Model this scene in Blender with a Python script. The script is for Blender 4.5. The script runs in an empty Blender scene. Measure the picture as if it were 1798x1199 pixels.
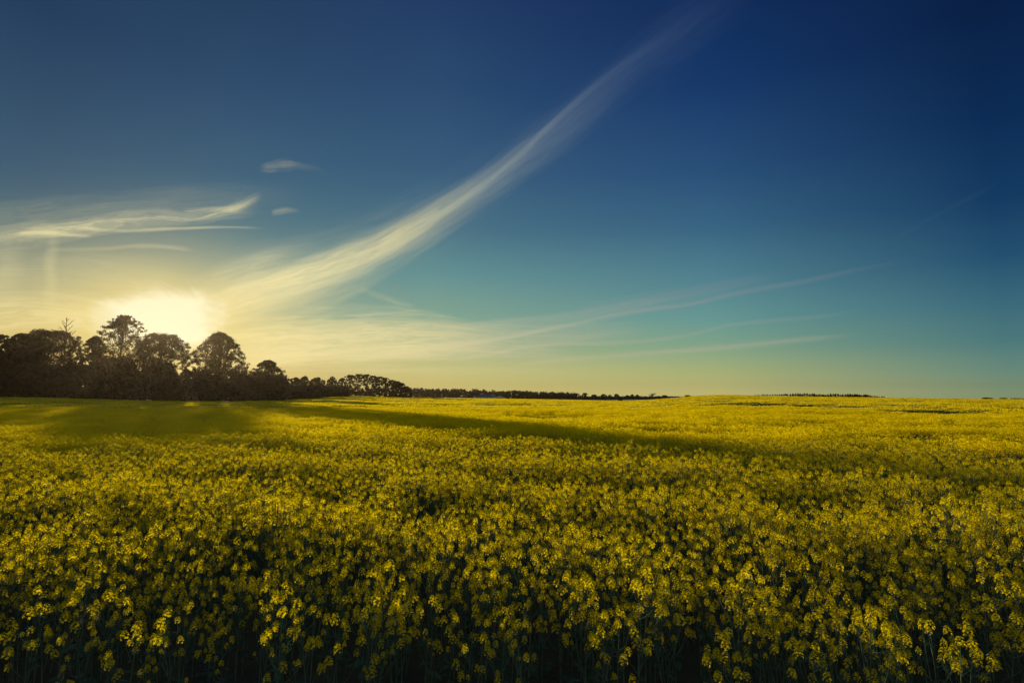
import bpy, math, random
import numpy as np
from mathutils import Vector
R = math.radians
scene = bpy.context.scene
COL = scene.collection

# ------------------------------------------------------------------ camera
F = 999.0                       # focal length in photo pixels (20 mm on 36 mm at 1798 px)
PITCH = math.atan(97.5 / F)
ZC = 2.95                       # eye height
K = 1.545                       # scale of everything past the front rows
cam_d = bpy.data.cameras.new("camera")
cam = bpy.data.objects.new("camera", cam_d)
COL.objects.link(cam)
cam_d.sensor_width = 36.0
cam_d.lens = 20.0
cam_d.clip_end = 30000
cam_d.clip_start = 0.05
cam.location = (0, 0, ZC)
cam.rotation_euler = (R(90) + PITCH, 0, 0)
scene.camera = cam

def direction(px, py):
    a, b = (px - 899.0) / F, (599.5 - py) / F
    c, s = math.cos(PITCH), math.sin(PITCH)
    v = Vector((a, c - b * s, s + b * c))
    return v.normalized()

def azel(px, py):
    v = direction(px, py)
    return math.atan2(v.x, v.y), math.asin(v.z)

def slant(px):
    return math.hypot(F, px - 899.0)

# ------------------------------------------------------------------ sun
SUN_AZ, SUN_EL = azel(286, 564)
sd = bpy.data.lights.new("sun", 'SUN')
sd.energy = 5.0
sd.angle = R(0.53)
sd.color = (1.0, 0.86, 0.62)
sun = bpy.data.objects.new("sun", sd)
COL.objects.link(sun)
sdir = Vector((math.sin(SUN_AZ) * math.cos(SUN_EL), math.cos(SUN_AZ) * math.cos(SUN_EL), math.sin(SUN_EL)))
sun.rotation_euler = sdir.to_track_quat('Z', 'Y').to_euler()

# ------------------------------------------------------------------ view
scene.view_settings.view_transform = 'Standard'
scene.view_settings.look = 'None'
EXPO = 0.24
scene.view_settings.exposure = EXPO
scene.view_settings.gamma = 1.0
scene.render.engine = 'CYCLES'
scene.cycles.max_bounces = 6
scene.cycles.diffuse_bounces = 3
scene.cycles.transmission_bounces = 3
scene.cycles.transparent_max_bounces = 8
scene.cycles.use_denoising = True
scene.cycles.denoiser = 'OPENIMAGEDENOISE'
scene.cycles.denoising_input_passes = 'RGB_ALBEDO_NORMAL'

# ------------------------------------------------------------------ node helpers
def lin(c):
    return tuple(((v / 255.0) / 12.92 if v / 255.0 <= 0.04045 else ((v / 255.0 + 0.055) / 1.055) ** 2.4) for v in c)

class NG:
    def __init__(self, nt):
        self.nt = nt; self.n = nt.nodes; self.l = nt.links
    def set(self, sock, v):
        if isinstance(v, bpy.types.NodeSocket): self.l.new(v, sock)
        else: sock.default_value = v
    def m(self, op, a, b=None, c=None, clamp=False):
        k = self.n.new('ShaderNodeMath'); k.operation = op; k.use_clamp = clamp
        self.set(k.inputs[0], a)
        if b is not None: self.set(k.inputs[1], b)
        if c is not None: self.set(k.inputs[2], c)
        return k.outputs[0]
    def xyz(self, x, y, z):
        k = self.n.new('ShaderNodeCombineXYZ')
        for i, v in enumerate((x, y, z)): self.set(k.inputs[i], v)
        return k.outputs[0]
    def rng(self, v, a, b, c=0.0, d=1.0, smooth=False):
        k = self.n.new('ShaderNodeMapRange'); k.clamp = True
        if smooth: k.interpolation_type = 'SMOOTHSTEP'
        self.set(k.inputs[0], v)
        for i, q in enumerate((a, b, c, d)): k.inputs[i + 1].default_value = q
        return k.outputs[0]
    def noise(self, vec, scale, detail=4, rough=0.55, dist=0.0):
        k = self.n.new('ShaderNodeTexNoise'); self.set(k.inputs['Vector'], vec)
        k.inputs['Scale'].default_value = scale; k.inputs['Detail'].default_value = detail
        k.inputs['Roughness'].default_value = rough; k.inputs['Distortion'].default_value = dist
        return k.outputs[0]
    def mix(self, f, a, b, blend='MIX'):
        k = self.n.new('ShaderNodeMix'); k.data_type = 'RGBA'; k.blend_type = blend
        self.set(k.inputs[0], f)
        for s, v in ((k.inputs[6], a), (k.inputs[7], b)):
            self.set(s, v if isinstance(v, bpy.types.NodeSocket) else (*v[:3], 1.0))
        return k.outputs[2]
    def curve(self, v, pts):
        """piecewise smooth y(x); pts in real units, both axes normalised into the curve widget"""
        xs = [p[0] for p in pts]; ys = [p[1] for p in pts]
        x0, x1, y0, y1 = xs[0], xs[-1], min(ys), max(ys)
        if y1 - y0 < 1e-6: y1 = y0 + 1e-6
        t = self.rng(v, x0, x1)
        k = self.n.new('ShaderNodeFloatCurve'); self.l.new(t, k.inputs['Value'])
        cm = k.mapping; cm.use_clip = False; c = cm.curves[0]
        q = [((x - x0) / (x1 - x0), (y - y0) / (y1 - y0)) for x, y in pts]
        c.points[0].location = q[0]; c.points[1].location = q[-1]
        for p in q[1:-1]: c.points.new(*p)
        cm.update()
        return self.m('MULTIPLY_ADD', k.outputs[0], y1 - y0, y0)
    def ramp(self, v, stops):
        """stops: (value in real units, linear rgb) ascending"""
        x0, x1 = stops[0][0], stops[-1][0]
        t = self.rng(v, x0, x1)
        k = self.n.new('ShaderNodeValToRGB'); self.l.new(t, k.inputs[0])
        cr = k.color_ramp; cr.interpolation = 'B_SPLINE' if False else 'LINEAR'
        while len(cr.elements) < len(stops): cr.elements.new(0.5)
        for e, (x, c) in zip(cr.elements, stops):
            pass
        for i, (x, c) in enumerate(stops):
            cr.elements[i].position = (x - x0) / (x1 - x0)
        for i, (x, c) in enumerate(stops):
            cr.elements[i].color = (*c, 1.0)
        return k.outputs[0]

# ------------------------------------------------------------------ sky
world = bpy.data.worlds.new("World"); scene.world = world
world.use_nodes = True
world.node_tree.nodes.clear()
W = NG(world.node_tree)
tc = W.n.new('ShaderNodeTexCoord')
sep = W.n.new('ShaderNodeSeparateXYZ'); W.l.new(tc.outputs['Generated'], sep.inputs[0])
az = W.m('ARCTAN2', sep.outputs[0], sep.outputs[1])
el = W.m('ARCSINE', sep.outputs[2])

COLUMNS = {  # sky colour read down four columns of air between the clouds (photo px, sRGB)
    50: [(0, (34, 62, 94)), (150, (46, 76, 106)), (300, (58, 92, 117)), (400, (74, 110, 122)), (470, (106, 130, 126)),
         (520, (150, 156, 126)), (560, (190, 178, 118)), (600, (200, 172, 100)), (690, (196, 160, 84))],
    400: [(0, (36, 65, 98)), (150, (46, 78, 112)), (300, (60, 98, 124)), (400, (80, 120, 132)), (470, (104, 142, 142)),
          (540, (146, 168, 148)), (590, (190, 188, 138)), (640, (206, 186, 120)), (690, (204, 176, 100))],
    760: [(0, (34, 62, 104)), (150, (44, 76, 114)), (300, (58, 95, 127)), (400, (76, 117, 136)), (480, (102, 148, 150)),
          (560, (136, 170, 148)), (610, (172, 186, 140)), (650, (212, 204, 134)), (690, (226, 206, 126))],
    1250: [(0, (15, 45, 92)), (150, (23, 58, 108)), (300, (42, 81, 123)), (400, (58, 103, 134)), (490, (84, 133, 146)),
           (560, (106, 156, 152)), (610, (134, 170, 140)), (655, (180, 188, 126)), (690, (212, 202, 130))],
    1750: [(0, (9, 32, 70)), (200, (11, 44, 86)), (350, (20, 60, 100)), (450, (36, 82, 115)), (530, (60, 108, 127)),
           (600, (80, 127, 130)), (650, (112, 148, 132)), (690, (148, 168, 130))],
}
prev = None; prev_az = None
for cx in sorted(COLUMNS):
    stops = [(azel(cx, y)[1], lin(c)) for y, c in COLUMNS[cx]]
    stops.sort()
    stops.append((R(43), tuple(0.95 * q for q in stops[-1][1])))
    stops.append((R(62), (0.08, 0.13, 0.26)))
    stops.append((R(90), (0.17, 0.23, 0.33)))  # zenith above the frame, raised to add fill light
    stops.insert(0, (R(-8), tuple(0.6 * q for q in stops[0][1])))
    col = W.ramp(el, stops)
    a_c = azel(cx, 450)[0]
    if prev is None: prev = col
    else: prev = W.mix(W.rng(az, prev_az, a_c, smooth=False), prev, col)
    prev_az = a_c
sky = prev

# physical sky blended in
nish = W.n.new('ShaderNodeTexSky'); nish.sky_type = 'NISHITA'; nish.sun_disc = False
nish.sun_elevation = SUN_EL; nish.sun_rotation = SUN_AZ
nish.air_density = 1.0; nish.dust_density = 0.6; nish.ozone_density = 2.0
nish_s = W.mix(1.0, nish.outputs[0], (0.015, 0.015, 0.015), 'MULTIPLY')
sky = W.mix(0.05, sky, nish_s)
# the sky behind the viewer, unseen, made brighter to fill the shaded crop and trees
back = W.ramp(el, [(R(-8), (0.10, 0.10, 0.07)), (0.0, (0.24, 0.25, 0.21)), (R(12), (0.27, 0.31, 0.30)), (R(35), (0.19, 0.25, 0.30)), (R(90), (0.17, 0.23, 0.33))])
sky = W.mix(W.rng(sep.outputs[1], 0.25, -0.35, smooth=True), sky, back)

# angle from the sun
dot = W.n.new('ShaderNodeVectorMath'); dot.operation = 'DOT_PRODUCT'
W.l.new(tc.outputs['Generated'], dot.inputs[0]); dot.inputs[1].default_value = tuple(sdir)
ang = W.m('ARCCOSINE', W.m('MINIMUM', dot.outputs['Value'], 0.99999))
daz = W.m('SUBTRACT', az, SUN_AZ); dl = W.m('SUBTRACT', el, SUN_EL)

# slow warping shared by all streaks
azs = W.xyz(W.m('MULTIPLY', az, 1.0), W.m('MULTIPLY', el, 3.0), 0.0)
cloud_near = lin((250, 244, 205)); 
def streak(pts, k_along=7.0, k_across=2.2, seed=0.0, contrast=0.75, soft=0.55, detail=6, asym=0.0):
    """pts: (px, py, half width px, strength) from left to right along the streak"""
    P = []
    for x, y, w, s in pts:
        a, e = azel(x, y); _, e2 = azel(x, y - w)
        P.append((a, e, max(e2 - e, 1e-4), s))
    c = W.curve(az, [(p[0], p[1]) for p in P])
    w = W.curve(az, [(p[0], p[2]) for p in P])
    s = W.curve(az, [(p[0], p[3]) for p in P])
    q = W.m('DIVIDE', W.m('SUBTRACT', el, c), w)                      # -1..1 across
    v = W.xyz(W.m('MULTIPLY', az, k_along), W.m('MULTIPLY', q, k_across), seed)
    wob = W.m('MULTIPLY', W.m('SUBTRACT', W.noise(v, 0.9, 3, 0.6), 0.5), 1.5)
    q2 = W.m('ADD', q, wob)
    body = W.rng(W.m('ABSOLUTE', q2), 1.15, 1.15 - soft * 2, smooth=True)
    fil = W.noise(W.xyz(W.m('MULTIPLY', az, k_along * 1.3), W.m('MULTIPLY', q2, k_across * 2.2), seed + 3.1), 1.0, detail, 0.66, 0.6)
    fil = W.rng(fil, 0.5 - 0.28 * contrast, 0.5 + 0.22, 1.0 - contrast, 1.0)
    a = W.m('MULTIPLY', W.m('MULTIPLY', body, fil), W.m('MAXIMUM', s, 0.0))
    lo, hi = P[0][0], P[-1][0]
    e = (hi - lo) * 0.14
    return W.m('MULTIPLY', a, W.m('MULTIPLY', W.rng(az, lo, lo + e, smooth=True), W.rng(az, hi, hi - e, smooth=True)))

layers = [
    # the long plume rising from the sun to the top of the sky
    streak([(250, 590, 40, .0), (340, 545, 60, 1), (440, 510, 62, 1), (540, 486, 58, 1), (640, 450, 54, .82), (740, 398, 50, .68),
            (840, 335, 46, .52), (930, 268, 48, .36), (1010, 205, 52, .25), (1100, 130, 50, .13), (1200, 55, 58, .09), (1290, -15, 66, .07), (1400, -100, 70, 0.0)],
           5.0, 1.7, 1.3, 0.5, 0.62),
    streak([(560, 478, 6, .0), (700, 415, 9, .3), (820, 345, 10, .32), (900, 282, 9, .34), (975, 212, 10, .26), (1060, 140, 13, .14), (1160, 70, 16, .08), (1240, 15, 18, .0)],
           6.0, 1.2, 5.3, 0.4, 0.55),
    streak([(420, 545, 10, .0), (520, 514, 12, .35), (610, 488, 10, .25), (680, 462, 8, .0)], 6.0, 1.2, 8.3, 0.5, 0.55),
    # bank at the left
    streak([(-160, 450, 20, .4), (0, 416, 24, .55), (60, 408, 24, .66), (130, 402, 22, .75), (200, 390, 22, .56), (270, 385, 22, .5),
            (340, 384, 15, .5), (395, 372, 16, .55), (440, 362, 20, .28), (470, 355, 18, .0)], 18.0, 2.0, 9.7, 0.85, 0.7),
    streak([(20, 415, 5, .0), (75, 408, 6, .6), (125, 412, 5, .5), (170, 416, 4, .0)], 14.0, 0.8, 2.7, 0.4, 0.6),
    streak([(100, 403, 5, .0), (145, 400, 5, .62), (190, 404, 4, .3), (320, 401, 4, .45), (400, 399, 3, .35), (475, 402, 2, .0)], 14.0, 0.8, 4.4, 0.5, 0.6),
    streak([(310, 372, 5, .0), (360, 368, 6, .42), (410, 366, 9, .5), (446, 350, 12, .22), (465, 340, 12, .0)], 20.0, 1.0, 6.4, 0.7, 0.6),
    streak([(60, 440, 5, .0), (180, 437, 5, .2), (280, 433, 5, .25), (350, 441, 3, .0)], 14.0, 1.0, 11.4, 0.5, 0.6),
    streak([(452, 296, 5, .0), (475, 293, 11, .24), (500, 290, 13, .22), (528, 292, 8, .1), (580, 310, 10, .0)], 22.0, 1.6, 13.4, 0.8, 0.6),
    streak([(474, 375, 4, .0), (492, 371, 8, .26), (510, 369, 7, .18), (530, 371, 3, .0)], 22.0, 1.2, 15.4, 0.6, 0.6),
    streak([(620, 506, 6, .0), (665, 520, 8, .14), (700, 532, 6, .2), (735, 538, 3, .0)], 20.0, 1.2, 17.4, 0.6, 0.6),
    # veil over the horizon, right of the sun
    streak([(330, 640, 44, .6), (430, 602, 54, 1), (540, 594, 54, 1), (650, 588, 50, 1), (760, 586, 42, 1), (860, 590, 28, .7),
            (950, 592, 26, .6), (1050, 585, 22, .4), (1180, 570, 16, .0)], 5.0, 2.6, 19.4, 0.75, 0.6),
    streak([(380, 640, 24, .0), (500, 626, 28, .8), (640, 618, 34, 1), (760, 616, 32, 1), (900, 618, 22, .65), (1040, 625, 16, .0)], 6.0, 2.6, 23.4, 0.75, 0.6),
    streak([(560, 630, 6, .0), (700, 620, 8, .7), (800, 606, 8, .8), (900, 590, 7, .7), (1000, 570, 7, .6), (1100, 550, 7, .6),
            (1200, 536, 6, .58), (1300, 513, 8, .5), (1400, 496, 8, .4), (1500, 475, 8, .3), (1580, 458, 8, .16), (1650, 440, 7, .0)], 6.0, 1.2, 29.4, 0.4, 0.65),
    streak([(700, 590, 8, .0), (850, 572, 14, .42), (980, 558, 16, .36), (1100, 536, 16, .38), (1220, 512, 16, .36), (1330, 490, 12, .32), (1410, 478, 8, .0)], 6.0, 2.2, 31.4, 0.7, 0.6),
    streak([(760, 640, 4, .0), (860, 622, 6, .6), (960, 606, 6, .5), (1080, 602, 6, .38), (1200, 590, 6, .3), (1300, 568, 6, .26), (1440, 555, 6, .18), (1560, 530, 5, .0)], 6.0, 1.4, 37.4, 0.5, 0.65),
    streak([(880, 650, 5, .0), (960, 635, 7, .45), (1080, 624, 7, .42), (1200, 615, 9, .55), (1320, 606, 9, .5), (1420, 596, 8, .36), (1530, 586, 5, .0)], 6.0, 1.2, 41.4, 0.4, 0.65),
    streak([(620, 655, 10, .0), (760, 650, 9, .22), (900, 650, 8, .24), (1000, 654, 5, .12), (1080, 660, 4, .0)], 6.0, 1.6, 43.4, 0.6, 0.6),
    streak([(1560, 425, 5, .0), (1620, 392, 6, .07), (1700, 350, 8, .06), (1760, 320, 8, .0)], 8.0, 1.2, 47.4, 0.4, 0.65),
    # haze streaks left of the sun
    streak([(-120, 400, 60, .3), (20, 392, 60, .24), (120, 378, 56, .18), (240, 366, 46, .16), (360, 352, 40, .14), (470, 345, 30, .05), (560, 345, 20, .0)], 9.0, 3.2, 57.4, 0.95, 0.8),
    streak([(-160, 490, 60, .5), (0, 480, 58, .36), (120, 480, 50, .3), (230, 488, 40, .24), (340, 495, 30, .0)], 7.0, 3.0, 61.4, 0.9, 0.8),
    streak([(300, 560, 90, .0), (420, 510, 92, .4), (560, 470, 84, .3), (720, 408, 76, .22), (860, 325, 70, .16), (980, 235, 70, .12), (1120, 115, 80, .09), (1250, 10, 90, .06), (1330, -60, 90, .0)], 5.0, 2.4, 67.4, 0.8, 0.85),
    streak([(-260, 580, 60, .5), (-20, 556, 60, .62), (80, 552, 54, .68), (170, 560, 44, .7), (260, 575, 30, .0)], 8.0, 3.0, 53.4, 0.85, 0.6),
]
cloud = layers[0]
for L in layers[1:]:
    cloud = W.m('SUBTRACT', W.m('ADD', cloud, L), W.m('MULTIPLY', cloud, L))   # screen
# two faint falling trails at far left, each along its own azimuth
def fall(x, y0, y1, w, s, seed):
    a, _ = azel(x, (y0 + y1) / 2); a2, _ = azel(x + w, (y0 + y1) / 2)
    e0 = azel(x, y0)[1]; e1 = azel(x, y1)[1]
    wob = W.m('MULTIPLY', W.m('SUBTRACT', W.noise(W.xyz(0.0, W.m('MULTIPLY', el, 9.0), seed), 1.0, 3, 0.6), 0.5), (a2 - a) * 2.2)
    g = W.rng(W.m('ABSOLUTE', W.m('ADD', W.m('SUBTRACT', az, a), wob)), a2 - a, 0.0, smooth=True)
    g = W.m('MULTIPLY', g, W.rng(el, e0, e0 - 0.3 * (e0 - e1), smooth=True))
    g = W.m('MULTIPLY', g, W.rng(el, e1, e1 + 0.4 * (e0 - e1), smooth=True))
    return W.m('MULTIPLY', g, s)
for args in ((92, 400, 560, 18, .16, 3.0), (10, 400, 600, 44, .16, 11.0)):
    L = fall(*args)
    cloud = W.m('SUBTRACT', W.m('ADD', cloud, L), W.m('MULTIPLY', cloud, L))

# glow of the sun in thin cirrus
gx = W.m('MULTIPLY', daz, 1.0); gy = W.m('MULTIPLY', W.m('SUBTRACT', dl, R(0.0)), 1.8)
gr = W.m('SQRT', W.m('ADD', W.m('MULTIPLY', gx, gx), W.m('MULTIPLY', gy, gy)))
gn = W.noise(W.xyz(W.m('MULTIPLY', az, 8.0), W.m('MULTIPLY', el, 15.0), 2.0), 1.0, 6, 0.62, 0.5)
gr2 = W.m('ADD', gr, W.m('MULTIPLY', W.m('SUBTRACT', gn, 0.5), 0.15))
core = W.rng(gr2, R(6.0), R(1.4), smooth=True)
halo = W.m('EXPONENT', W.m('MULTIPLY', W.m('POWER', W.m('DIVIDE', gr, R(9.3)), 2.0), -1.0))

prox = W.m('EXPONENT', W.m('DIVIDE', W.m('MULTIPLY', ang, -1.0), R(38.0)))     # cloud brightness follows the sun
ccol = W.ramp(prox, [(0.0, lin((60, 80, 118))), (0.28, lin((104, 124, 150))), (0.42, lin((160, 170, 160))), (0.56, lin((226, 216, 164))), (0.75, lin((250, 236, 176))), (1.0, lin((250, 240, 195)))])
low = W.rng(el, R(14), R(2), smooth=True)
ccol = W.mix(W.m('MULTIPLY', low, 0.5), ccol, lin((246, 226, 160)))
sky = W.mix(cloud, sky, ccol)
sky = W.mix(W.m('MULTIPLY', halo, 0.75), sky, lin((244, 220, 132)))
sky = W.mix(W.m('MULTIPLY', core, 1.35, clamp=True), sky, lin((246, 240, 200)))
bg = W.n.new('ShaderNodeBackground'); W.l.new(sky, bg.inputs[0]); bg.inputs[1].default_value = 2.0 ** -EXPO
wo = W.n.new('ShaderNodeOutputWorld'); W.l.new(bg.outputs[0], wo.inputs[0])
world.cycles.sampling_method = 'MANUAL'
world.cycles.sample_map_resolution = 512

# ------------------------------------------------------------------ materials
def mat_leaf(name, c1, c2, trans=0.4, scale=3.0, tcol=None, rough=0.6, gloss=0.04, mid=(0.35, 0.65)):
    m = bpy.data.materials.new(name); m.use_nodes = True; m.node_tree.nodes.clear()
    g = NG(m.node_tree)
    geo = g.n.new('ShaderNodeNewGeometry')
    n1 = g.noise(geo.outputs['Position'], scale, 3)
    f = g.rng(n1, *mid)
    ob = g.n.new('ShaderNodeObjectInfo')
    col = g.mix(f, c1, c2)
    hv = g.n.new('ShaderNodeHueSaturation'); g.l.new(col, hv.inputs['Color'])
    g.l.new(g.rng(ob.outputs['Random'], 0, 1, 0.85, 1.15), hv.inputs['Value'])
    d = g.n.new('ShaderNodeBsdfDiffuse'); g.l.new(hv.outputs[0], d.inputs[0])
    t = g.n.new('ShaderNodeBsdfTranslucent')
    if tcol: g.l.new(g.mix(f, tcol, tuple(0.9 * q for q in tcol)), t.inputs[0])
    else: g.l.new(hv.outputs[0], t.inputs[0])
    mx = g.n.new('ShaderNodeMixShader'); mx.inputs[0].default_value = trans
    g.l.new(d.outputs[0], mx.inputs[1]); g.l.new(t.outputs[0], mx.inputs[2])
    gl = g.n.new('ShaderNodeBsdfGlossy'); gl.inputs['Roughness'].default_value = rough
    gl.inputs[0].default_value = (0.8, 0.8, 0.8, 1)
    m2 = g.n.new('ShaderNodeMixShader'); m2.inputs[0].default_value = gloss
    g.l.new(mx.outputs[0], m2.inputs[1]); g.l.new(gl.outputs[0], m2.inputs[2])
    o = g.n.new('ShaderNodeOutputMaterial'); g.l.new(m2.outputs[0], o.inputs[0])
    return m

def mat_solid(name, c1, c2, scale=2.0, rough=0.9, bump=0.0):
    m = bpy.data.materials.new(name); m.use_nodes = True
    g = NG(m.node_tree); b = g.n['Principled BSDF']
    geo = g.n.new('ShaderNodeNewGeometry')
    n1 = g.noise(geo.outputs['Position'], scale, 6, 0.6)
    g.l.new(g.mix(g.rng(n1, 0.35, 0.65), c1, c2), b.inputs['Base Color'])
    b.inputs['Roughness'].default_value = rough
    if bump:
        bp = g.n.new('ShaderNodeBump'); bp.inputs['Strength'].default_value = bump
        g.l.new(g.noise(geo.outputs['Position'], scale * 6, 4), bp.inputs['Height'])
        g.l.new(bp.outputs[0], b.inputs['Normal'])
    return m

M_PETAL = mat_leaf("petal_yellow", (0.87, 0.69, 0.006), (0.82, 0.60, 0.005), 0.58, 40.0, gloss=0.0)
M_BUD = mat_leaf("bud_green", (0.34, 0.36, 0.012), (0.26, 0.30, 0.01), 0.3, 30.0, gloss=0.0)
M_STEM = mat_leaf("stem_green", (0.13, 0.185, 0.11), (0.095, 0.14, 0.09), 0.25, 9.0, gloss=0.0)
M_LEAFG = mat_leaf("rape_leaf", (0.06, 0.10, 0.068), (0.042, 0.072, 0.052), 0.3, 8.0, gloss=0.0)
M_SOIL = mat_solid("soil_and_stubble", (0.030, 0.032, 0.014), (0.018, 0.018, 0.010), 1.3, 0.95, 0.5)
M_FOL_PINE = mat_leaf("needle_foliage", (0.105, 0.085, 0.056), (0.070, 0.058, 0.042), 0.3, 0.5, gloss=0.0)
M_FOL_OAK = mat_leaf("broadleaf_foliage", (0.120, 0.092, 0.058), (0.080, 0.064, 0.044), 0.35, 0.45, gloss=0.0)
M_FOL_BROWN = mat_leaf("bare_twig_foliage", (0.130, 0.092, 0.062), (0.095, 0.070, 0.048), 0.3, 0.4, gloss=0.0)
M_BARK = mat_solid("bark", (0.060, 0.045, 0.032), (0.035, 0.027, 0.020), 2.0, 0.95)
M_GRASS = mat_solid("paddock_grass", (0.085, 0.105, 0.018), (0.060, 0.080, 0.014), 0.05, 0.95)

# ------------------------------------------------------------------ terrain
SKYL = [(-400, 700), (0, 698), (100, 699), (200, 702), (290, 704), (400, 704.5), (480, 703), (540, 700), (575, 697.2), (605, 695), (640, 696), (700, 697.5),
        (800, 698.8), (900, 700), (1000, 701.5), (1080, 703.6), (1130, 702.6), (1180, 699), (1220, 695.4), (1260, 693.6), (1330, 695),
        (1450, 696.8), (1550, 698), (1700, 700.3), (1798, 701), (2300, 701)]
EDGE = [(-400, 150), (0, 150), (300, 150), (328, 150), (346, 127), (424, 127), (446, 156), (480, 162), (540, 200), (575, 240), (605, 275), (720, 330), (900, 420), (1080, 400), (1180, 330), (1260, 290), (1450, 300), (1798, 300), (2300, 290)]
sx, sy = np.array([p[0] for p in SKYL], float), np.array([p[1] for p in SKYL], float)
ex, ey = np.array([p[0] for p in EDGE], float), K * np.array([p[1] for p in EDGE], float)
CROP = 1.25
def sstep(t):
    t = np.clip(t, 0, 1); return t * t * (3 - 2 * t)
def az_px(X, Y):
    Yc = np.maximum(Y, 0.35 * np.abs(X) + 1e-3)
    return np.clip(899 + F / math.cos(PITCH) * X / Yc, -400, 2300)
def edge_r(X, Y): return np.interp(az_px(X, Y), ex, ey)
def crop_px(px, py):
    d = direction(px, py); t = (ZC - CROP) / -d.z
    return d.x * t, d.y * t
# shallow hollows in the field: photo point, half width, half length, depth (m)
HOLLOWS = [(*crop_px(px, py), a, b, d) for px, py, a, b, d in (
    (1000, 728, 5.0, 7.0, .75), (930, 725, 4.0, 5.0, .3), (1385, 713, 8.0, 14.0, 1.3), (1330, 712, 8, 10, .5), (1700, 766, 3.6, 2.6, .36), (1600, 762, 3, 2.5, .22),
    (1790, 713, 8, 12, .9), (1640, 722, 8, 8, .4), (1190, 752, 4, 4, .22), (1450, 745, 5, 4, .1), (700, 706, 14, 14, .5), (1530, 728, 8, 6, .3))]
def ground_z(X, Y):
    X = np.asarray(X, float); Y = np.asarray(Y, float)
    r = np.hypot(X, Y); p = az_px(X, Y)
    re = np.interp(p, ex, ey); k = np.interp(p, sx, sy)
    k = (np.interp(p - 18, sx, sy) + k + np.interp(p + 18, sx, sy)) / 3
    sl = np.hypot(F, p - 899)
    ze = ZC - re * (k - 697) / sl - CROP
    inside = ze * sstep((r - 18) / np.maximum(re - 18, 1))
    # gentle undulation
    inside += 0.16 * np.sin(X * 0.05 + 1.3) * np.sin(Y * 0.04 + 0.4) * sstep((r - 15) / 60) * sstep((re - r) / 90)
    for hx, hy, a_, b_, d_ in HOLLOWS:
        inside = inside - d_ * np.exp(-((X - hx) / a_) ** 2 - ((Y - hy) / b_) ** 2)
    zfar = -0.8 - 4.6 * np.exp(-((p - 850) / 180.0) ** 2) - np.maximum(r - 1080, 0) * 0.0045
    out = ze + (zfar - ze) * sstep((r - re) / np.maximum(1080 - re, 1)) - 0.35 * sstep((r - re) / 12)
    return np.where(r < re, inside, out)

def tag(o, label=None, cat=None, group=None, kind=None):
    if label: o['label'] = label
    if cat: o['category'] = cat
    if group: o['group'] = group
    if kind: o['kind'] = kind
    return o

def mesh_np(name, verts, faces, mats=(), mi=None, smooth=False):
    """faces: (n,k) int array or list of such arrays"""
    me = bpy.data.meshes.new(name)
    verts = np.asarray(verts, np.float32)
    fl = faces if isinstance(faces, list) else [faces]
    fl = [np.asarray(f, np.int32) for f in fl if len(f)]
    me.vertices.add(len(verts)); me.vertices.foreach_set('co', verts.ravel())
    if fl:
        idx = np.concatenate([f.ravel() for f in fl])
        tot = np.concatenate([np.full(len(f), f.shape[1], np.int32) for f in fl])
        st = np.concatenate([[0], np.cumsum(tot)[:-1]]).astype(np.int32)
        me.loops.add(len(idx)); me.loops.foreach_set('vertex_index', idx)
        me.polygons.add(len(tot)); me.polygons.foreach_set('loop_start', st); me.polygons.foreach_set('loop_total', tot)
        if mi is not None: me.polygons.foreach_set('material_index', np.asarray(mi, np.int32))
        if smooth: me.polygons.foreach_set('use_smooth', np.ones(len(tot), bool))
    for m in mats: me.materials.append(m)
    me.update(calc_edges=True); me.validate()
    return me

def link(name, me, parent=None, loc=(0, 0, 0)):
    o = bpy.data.objects.new(name, me); COL.objects.link(o)
    o.location = loc
    if parent: o.parent = parent
    return o

# ground: one polar sheet to the horizon
rs = np.concatenate([[0.0], np.geomspace(1.0, 60, 60), np.linspace(63, 1100, 230), np.geomspace(1150, 1400, 5)])
NA = 300
th = np.concatenate([np.linspace(-60, 60, 361), np.linspace(66, 294, 39)]); NA = len(th)
T, RR = np.meshgrid(np.radians(th), rs)
X, Y = RR * np.sin(T), RR * np.cos(T)
Z = ground_z(X, Y)
V = np.stack([X, Y, Z], -1).reshape(-1, 3)
nr = len(rs); ii, jj = np.meshgrid(np.arange(nr - 1), np.arange(NA), indexing='ij')
a = ii * NA + jj; b = ii * NA + (jj + 1) % NA
Fq = np.stack([a, a + NA, b + NA, b], -1).reshape(-1, 4)
rc = np.hypot(V[Fq[:, 1], 0], V[Fq[:, 1], 1]); rb = edge_r(V[Fq[:, 1], 0], V[Fq[:, 1], 1])
gm = mesh_np("ground", V, Fq, [M_SOIL, M_GRASS], (rc > rb + 3).astype(int), True)
tag(link("ground", gm), 'dark soil under the crop running on into rough green paddock', 'ground', kind='structure')

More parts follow.
